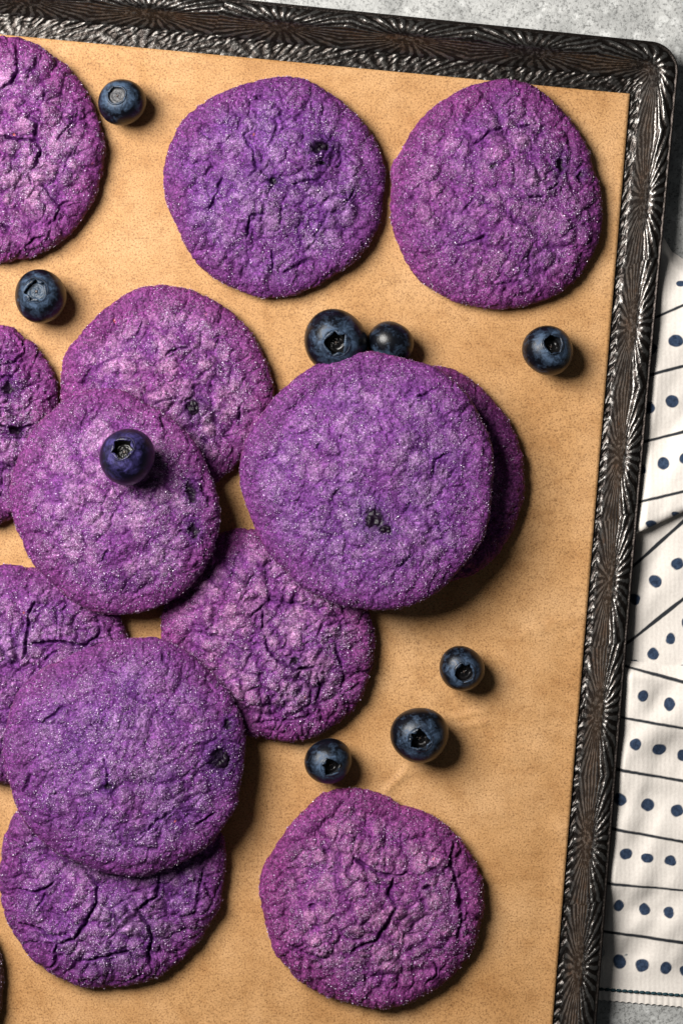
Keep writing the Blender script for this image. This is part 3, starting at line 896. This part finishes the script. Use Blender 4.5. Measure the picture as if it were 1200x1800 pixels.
    tl = np.where(bigg, 0.85, 0.08 + 0.7 * rs.random((k, 1)) ** 1.6)
    sc = col[cand] * ((0.9 + 0.9 * rs.random((k, 1))) * (1 - tl)) + (np.array([0.66, 0.52, 0.74])[None]) * tl
    set_col(me, np.repeat(np.clip(sc, 0, 1), 6, 0))
    so = obj('sugar_crystals', me, M_SUGAR, root)
    so['kind'] = 'stuff'
    return root

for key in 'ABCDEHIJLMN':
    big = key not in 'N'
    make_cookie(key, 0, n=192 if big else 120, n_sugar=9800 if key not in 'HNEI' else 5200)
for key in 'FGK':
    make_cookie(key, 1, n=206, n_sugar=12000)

# ------------------------------------------------------------------ blueberries
def lathe(profile, n, mod=None):
    """profile [(r, z)], closed round the z axis; mod(ring index, angles, r, z) may bend it"""
    th = np.linspace(0, 2 * math.pi, n, endpoint=False)
    V = []
    for i, (r, z) in enumerate(profile):
        rr = np.full(n, r); zz = np.full(n, z)
        if mod: rr, zz = mod(i, th, rr, zz)
        V.append(np.stack([rr * np.cos(th), rr * np.sin(th), zz], 1))
    V = np.concatenate(V)
    m = len(profile)
    a = np.arange(m - 1)[:, None] * n; j = np.arange(n)[None]; j2 = (j + 1) % n
    F = np.stack([a + j, a + j2, a + n + j2, a + n + j], 2).reshape(-1, 4)
    return V, F

def make_berry(ix, iy, r, cal, cr, disc_mat, skin, label, crown=1.0, seed=0, deep=0.30):
    rs = np.random.default_rng(seed + 100)
    zc = r * 0.93
    x, y = wx(ix, PZ + r), wy(iy, PZ + r)
    ground = max(hm_at(x + a, y + b) for a in (-6, 0, 6) for b in (-6, 0, 6))
    x, y = wx(ix, ground + r * 0.9), wy(iy, ground + r * 0.9)
    root = empty('blueberry', (x, y, ground))
    tag(root, label, 'blueberry', 'loose blueberries')
    rc = cr / r * 1.04
    ztop = math.sqrt(max(0.05, 1 - rc * rc)) * 0.92
    # skin: from the bottom pole up to the calyx edge
    ph = np.linspace(-math.pi / 2 + 0.02, math.asin(ztop / 0.92), 46)
    prof = [(math.cos(p) ** 0.93, 0.92 * math.sin(p)) for p in ph]
    crn = [0.0] * len(prof)
    for k in range(1, 5):                             # swelling into the ring round the calyx
        u = k / 4
        prof.append((rc * (1 - 0.07 * u), ztop + 0.045 * math.sin(u * 2.4) * crown)); crn.append(1.0)
    lob = rs.uniform(0.6, 1.3, 5); p0 = rs.uniform(0, 6.28)
    def wobble(i, th, rr, zz):
        k = 1 + 0.028 * np.sin(2 * th + p0) + 0.014 * np.sin(3 * th + 2 * p0)
        return rr * k, zz * (1 + 0.01 * np.sin(2 * th + 1.3 * p0))
    V, F = lathe(prof, 84, wobble)
    crv = np.repeat(np.clip(1 - np.abs(np.array([p[1] for p in prof]) - ztop) / 0.30, 0, 1) *
                    (np.array([p[1] for p in prof]) > 0), 84)
    # tilt so that the calyx points where the photograph shows it
    dx, dy = (cal[0] - ix) / (r * 0.92), -(cal[1] - iy) / (r * 0.92)
    dl = math.hypot(dx, dy)
    if dl > 0.98: dx, dy = dx / dl * 0.98, dy / dl * 0.98
    axis = Vector((dx, dy, math.sqrt(max(0.02, 1 - dx * dx - dy * dy))))
    q = Vector((0, 0, 1)).rotation_difference(axis)
    Rm = np.array(q.to_matrix()) @ np.array(Matrix.Rotation(rs.uniform(0, 6.28), 3, 'Z'))
    def put(V):
        return (V * r) @ Rm.T + np.array([0, 0, zc])
    me = mesh_np('skin', put(V), F); set_f(me, crv, 'crown')
    zmin = (put(V)[:, 2]).min()
    root.location.z += -zmin * S
    obj('skin', me, skin, root)
    # calyx: the ragged ring with five lobes folding inwards, then the wall of the cup
    nth = 100
    def lobes(th):
        a = (th * 5 / (2 * math.pi)) % 1.0
        return np.abs(np.sin(np.pi * a)) ** 0.7
    jg = rs.uniform(-1, 1, nth)
    jg = (jg + np.roll(jg, 1)) / 2
    cprof = [(rc * 0.955, ztop + 0.010), (rc * 0.94, ztop + 0.045), (rc * 0.88, ztop + 0.062), (rc * 0.80, ztop + 0.055), (rc * 0.79, ztop + 0.01)]
    def cm(i, th, rr, zz):
        L = lobes(th + 0.25 * np.sin(2 * th + p0)) * np.interp(th, np.linspace(0, 2 * math.pi, 6), np.r_[lob, lob[0]])
        amp_ = (0, 0.15, 0.55, 1.0, 1.0)[i]
        rr = rr - rc * 0.30 * amp_ * (L - 0.45) * crown + rc * 0.045 * jg * amp_
        zz = zz + 0.05 * amp_ * (L - 0.4) * crown + 0.016 * jg * amp_
        return np.minimum(rr, rc * 0.955), zz
    Vc, Fc = lathe(cprof, nth, cm)
    me = mesh_np('calyx_crown', put(Vc), Fc); set_f(me, np.full(len(Vc), 0.75), 'crown')
    obj('calyx_crown', me, skin, root)
    uprof = [(rc * 0.93, ztop + 0.02), (rc * 0.90, ztop - 0.06), (rc * 0.86, ztop - deep * 0.6), (rc * 0.78, ztop - deep)]
    Vu, Fu = lathe(uprof, nth)
    obj('calyx_cup', mesh_np('calyx_cup', put(Vu), Fu), M_CALYX, root)
    # floor of the cup with a ring groove and the style scar
    dprof = [(rc * 0.80, ztop - deep - 0.02), (rc * 0.62, ztop - deep + 0.03), (rc * 0.50, ztop - deep + 0.02), (rc * 0.42, ztop - deep - 0.02), (rc * 0.30, ztop - deep + 0.03), (rc * 0.13, ztop - deep + 0.02), (0.004, ztop - deep)]
    def dm(i, th, rr, zz):
        return rr, zz + 0.014 * np.sin(5 * th + i) + 0.008 * np.sin(9 * th + 2 * i)
    Vd, Fd = lathe(dprof, 48, dm)
    obj('calyx_disc', mesh_np('calyx_disc', put(Vd), Fd), disc_mat, root)
    sp = [(rc * 0.10, ztop - deep - 0.01), (rc * 0.10, ztop - deep + 0.05), (rc * 0.06, ztop - deep + 0.075), (0.003, ztop - deep + 0.06)]
    Vs, Fs_ = lathe(sp, 16)
    obj('style_scar', mesh_np('style_scar', put(Vs), Fs_), M_SCAR, root)
    return root

make_berry(215, 180, 41, (208, 172), 18.5, M_DISCG, M_BERRY, 'blueberry with a pale flat grey eye beside the top left cookie', 0.25, 1, 0.10)
make_berry(72, 521, 46, (67, 513), 22, M_DISCB, M_BERRY, 'blueberry with a blue star shaped crown near the left edge', 1.2, 2, 0.16)
make_berry(590, 600, 55.5, (591, 607), 23, M_DISC, M_BERRY, 'largest blueberry, behind the central cookie, with a dark open crown', 1.0, 3, 0.34)
make_berry(686, 603, 39.5, (660, 665), 14, M_DISC, M_BERRY, 'smooth blueberry without a visible crown, half behind the central cookie', 1.0, 4)
make_berry(962, 616, 44, (969, 607), 19.5, M_DISC, M_BERRY, 'blueberry lying alone near the right edge of the paper', 0.5, 5, 0.36)
make_berry(811, 1175, 39.5, (815, 1181), 19.5, M_DISC, M_BERRY, 'uppermost of the three blueberries below the central cookie', 0.6, 6, 0.22)
make_berry(737, 1292, 49.5, (737, 1297), 21, M_DISC, M_BERRY, 'biggest of the three blueberries below the central cookie', 1.0, 7, 0.34)
make_berry(577, 1338, 40.5, (582, 1345), 17.5, M_DISC, M_BERRY, 'blueberry just above the lone bottom cookie, nearest to its edge', 1.0, 8, 0.30)
make_berry(224, 803, 47.5, (219, 789), 21.5, M_DISC, M_BERRYV, 'violet tinged blueberry sitting on top of a cookie', 0.9, 9, 0.36)

# ------------------------------------------------------------------ napkin
LINES = [((1095,580),(1155,557),(1200,537),(1300,495)), ((1080,677),(1144,659),(1200,644),(1300,617)), ((1060,795),(1133,776),(1200,759),(1300,733)), ((1050,900),(1124,881),(1200,863),(1300,840))]
DOTS_U = [(1193,500,8,6),(1240,484,8,7),(1183,602,13,11),(1228,590,12,11),(1140,614,11,11),(1178,707,12,11),(1222,697,12,11),(1136,718,11,11),(1159,816,10,11),(1196,806,9,11),(1236,797,10,11),(1120,826,10,10),(1138,920,10,7),(1181,903,9,5.5),(1222,886,9,6),(1098,936,9,7)]
LINES_M = [((1050,1050),(1114,992),(1200,914),(1300,823)), ((1040,1178),(1102,1128),(1200,1050),(1300,970))]
DOTS_M = [(1187,990,10,11),(1149,1021,10.5,11),(1113,1053,10,11),(1226,958,10,11),(1175,1121,9,11),(1145,1147,9,11.5),(1204,1095,9,11),(1236,1068,9,11),(1113,1164,8,5),(1200,1171,8,4)]
LINES_L = [((1040,1156),(1098,1170),(1200,1198),(1300,1226)), ((1040,1250),(1090,1259),(1200,1278),(1300,1296)), ((1030,1340),(1084,1350),(1200,1371),(1300,1390)), ((1020,1444),(1075,1454),(1200,1477),(1300,1496)),
           ((1020,1544),(1070,1549),(1200,1562),(1300,1572)), ((1010,1631),(1062,1637),(1200,1655),(1300,1668))]
DOTS_L = [(1125,1220,10.5,10.5),(1171,1235,10.5,11),(1218,1248,10,11),(1080,1208,10,10),(1111,1305,10.5,11),(1154,1315,12.5,10.5),(1197,1326,11,11),(1240,1335,11,11),(1086,1401,11,12),(1134,1412,12.5,11.5),(1185,1422,11,11.5),(1232,1431,11,11),
          (1096,1498,10.5,10),(1134,1504,10.5,9),(1174,1509,10.5,9),(1214,1515,10.5,9.5),(1085,1590,9.5,11),(1129,1595,10,11),(1173,1601,9.5,10.5),(1217,1606,10,10.5),(1088,1692,12.5,12),(1129,1697,11.5,12),(1169,1701,10.5,11.5),(1203,1707,10,11)]
# (each layer below gets its own relief)
napkin = empty('napkin', (600, -400, TZ))
tag(napkin, 'white cotton napkin with navy dots and dark lines, crumpled beside the tray', 'napkin')
noff = np.array([600, -400, TZ])

def lip(y):
    return 1193.5 - (np.asarray(y, float) - 110) * 0.0855 - 5
def lift(x, y):
    return (30 * sm(440, 540, y) * (1 - sm(1540, 1735, y)) * (1 - sm(1232, 1290, x)) *
            (0.25 + 0.75 * sm(-20, 12, x - lip(y))))
def cloth(name, x0, x1, nx, nyn, ytop, ybot, zfun, lines, dots, lw):
    uu, vv = np.meshgrid(np.linspace(0, 1, nx), np.linspace(0, 1, nyn), indexing='ij')
    y0 = ytop(1150.0) + (ybot(1150.0) - ytop(1150.0)) * vv
    xl = np.minimum(lip(y0) - 20, x1 - 40)
    x = xl + (x1 - xl) * uu
    y = ytop(x) + (ybot(x) - ytop(x)) * vv
    x, y, v = x.ravel(), y.ravel(), vv.ravel()
    yy, z = zfun(x, y, v)
    y = yy
    z = z + lift(x, y)
    me = mesh_np(name, np.stack([wx(x), wy(yy), z], 1) - noff, grid_faces(nx, nyn, True))
    Pn = np.stack([x, y, 0 * x], 1)
    wob = np.stack([vnoise(Pn / 7, 201), vnoise(Pn / 7, 202)], 1) * 1.1
    big = np.stack([vnoise(Pn / 16, 203), vnoise(Pn / 16, 204)], 1) * 1.8
    ink = np.zeros(len(x))
    for cx, cy, rx, ry in dots:
        d = np.hypot((x + wob[:, 0] * 0.5 + big[:, 0] - cx) / rx, (y + wob[:, 1] * 0.5 + big[:, 1] - cy) / ry)
        ink = np.maximum(ink, 1 - sm(0.90, 1.06, d))
    ln = np.zeros(len(x))
    for pts in lines:
        d, t = seg_dist(x, y + wob[:, 1] * 0.25, pts)
        wdt = lw * (1 + 0.28 * vnoise(Pn / 40, 205))
        ln = np.maximum(ln, 1 - sm(wdt - 0.8, wdt + 0.8, d))
    set_f(me, ink, 'ink'); set_f(me, ln, 'line')
    return obj(name, me, M_CLOTH, napkin)

def wave(x, y, k, a):
    P = np.stack([x / 150, y / 90, 0 * x], 1)
    return a * (fbm(P, k, 2) + 0.8 * fbm(np.stack([x / 60 + y / 160, y / 110, 0 * x], 1), k + 7, 2))

# middle layer lies lowest
def z_mid(x, y, v):
    return y, TZ - 5 + wave(x, y, 301, 5) + 3 * np.exp(-((y - 1040 + (x - 1150) * 0.8) / 50) ** 2)
cloth('cloth_fold', 1060, 1290, 150, 240, lambda x: 930 - (x - 1115) * 0.45 - 40, lambda x: 1205 + (x - 1100) * 0.05, z_mid, LINES_M, DOTS_M, 3.0)
# upper layer, its near edge rolls under
def z_up(x, y, v):
    z = TZ + 9 + wave(x, y, 311, 11) + 14 * sm(0.6, 0.90, v)
    k = np.clip((v - 0.90) / 0.10, 0, 1)
    ang_ = k * math.pi
    ye = 937 - (x - 1115) * 0.47
    yt = up_top(x)
    yy = np.where(v > 0.90, ye - 16 + 16 * np.sin(ang_), yt + (ye - 16 - yt) * v / 0.90)
    zz = np.where(v > 0.90, z - 11 + 11 * np.cos(ang_), z)
    z = np.where(v < 0.06, TZ + 2 + (z - TZ - 2) * sm(-0.01, 0.06, v), zz)
    return yy, z
def up_top(x):
    return np.interp(x, [1100, 1150, 1168, 1180, 1200, 1290], [372, 402, 420, 441, 455, 500])
cloth('cloth_fold', 1085, 1290, 150, 430, up_top, lambda x: 937 - (x - 1115) * 0.47 - 9 + 0.0 * x + 0.0, z_up, LINES, DOTS_U, 2.6)
# lower layer: its far edge rises in a soft fold, near edge is hemmed
def z_low(x, y, v):
    z = TZ + 6 + wave(x, y, 321, 11) + 9.0 * np.exp(-((v - 0.035) / 0.05) ** 2)
    for yc, h in ((1262, 2.2), (1352, 3.0), (1440, 2.5), (1556, 2.0)):
        z = z + h * np.exp(-((y - yc - (x - 1100) * 0.17) / 26) ** 2)
    z = z - 17 * (1 - pil(v, 0.05))
    sc = 1.1 * np.abs(np.sin((x) / 11 * math.pi)) * sm(0.94, 1.0, v)
    return y - 2.4 * np.abs(np.sin(x / 11 * math.pi)) * sm(0.985, 1.0, v), np.where(v > 0.93, TZ + 3.2 + sc, TZ + 3.2 + (z - TZ - 3.2) * (1 - sm(0.85, 0.93, v))) * 1.0
cloth('cloth_fold', 1030, 1290, 160, 470, lambda x: 1160 + (x - 1095) * 0.065, lambda x: 1760 + (x - 1055) * 0.083, z_low, LINES_L, DOTS_L, 2.6)
# hem stitching: short dark thread stitches, each a small capsule
def stitches(name, y0, pitch, length, rad, mat, dy=0.0, skew=0.0, zr=0.0):
    Vs, Fs = [], []
    base = 0
    x = 1036.0
    while x < 1280:
        y = y0 + (x - 1055) * 0.078 + dy
        prof_ = [(-length / 2, 0.15), (-length * 0.33, 0.85), (0, 1.0), (length * 0.33, 0.85), (length / 2, 0.15)]
        for a, b in prof_:
            for t in range(6):
                an = t * math.pi / 3
                Vs.append((wx(x + a), wy(y + a * skew) + b * rad * math.cos(an), TZ + 5.2 + zr + b * rad * math.sin(an)))
        for i in range(4):
            for t in range(6):
                Fs.append((base + i * 6 + t, base + i * 6 + (t + 1) % 6, base + (i + 1) * 6 + (t + 1) % 6, base + (i + 1) * 6 + t))
        base += 30
        x += pitch
    o = obj(name, mesh_np(name, np.array(Vs, float) - noff, np.array(Fs)), mat, napkin)
    o['kind'] = 'stuff'
stitches('hem_stitching', 1739, 10.2, 10.6, 3.0, M_THREAD)
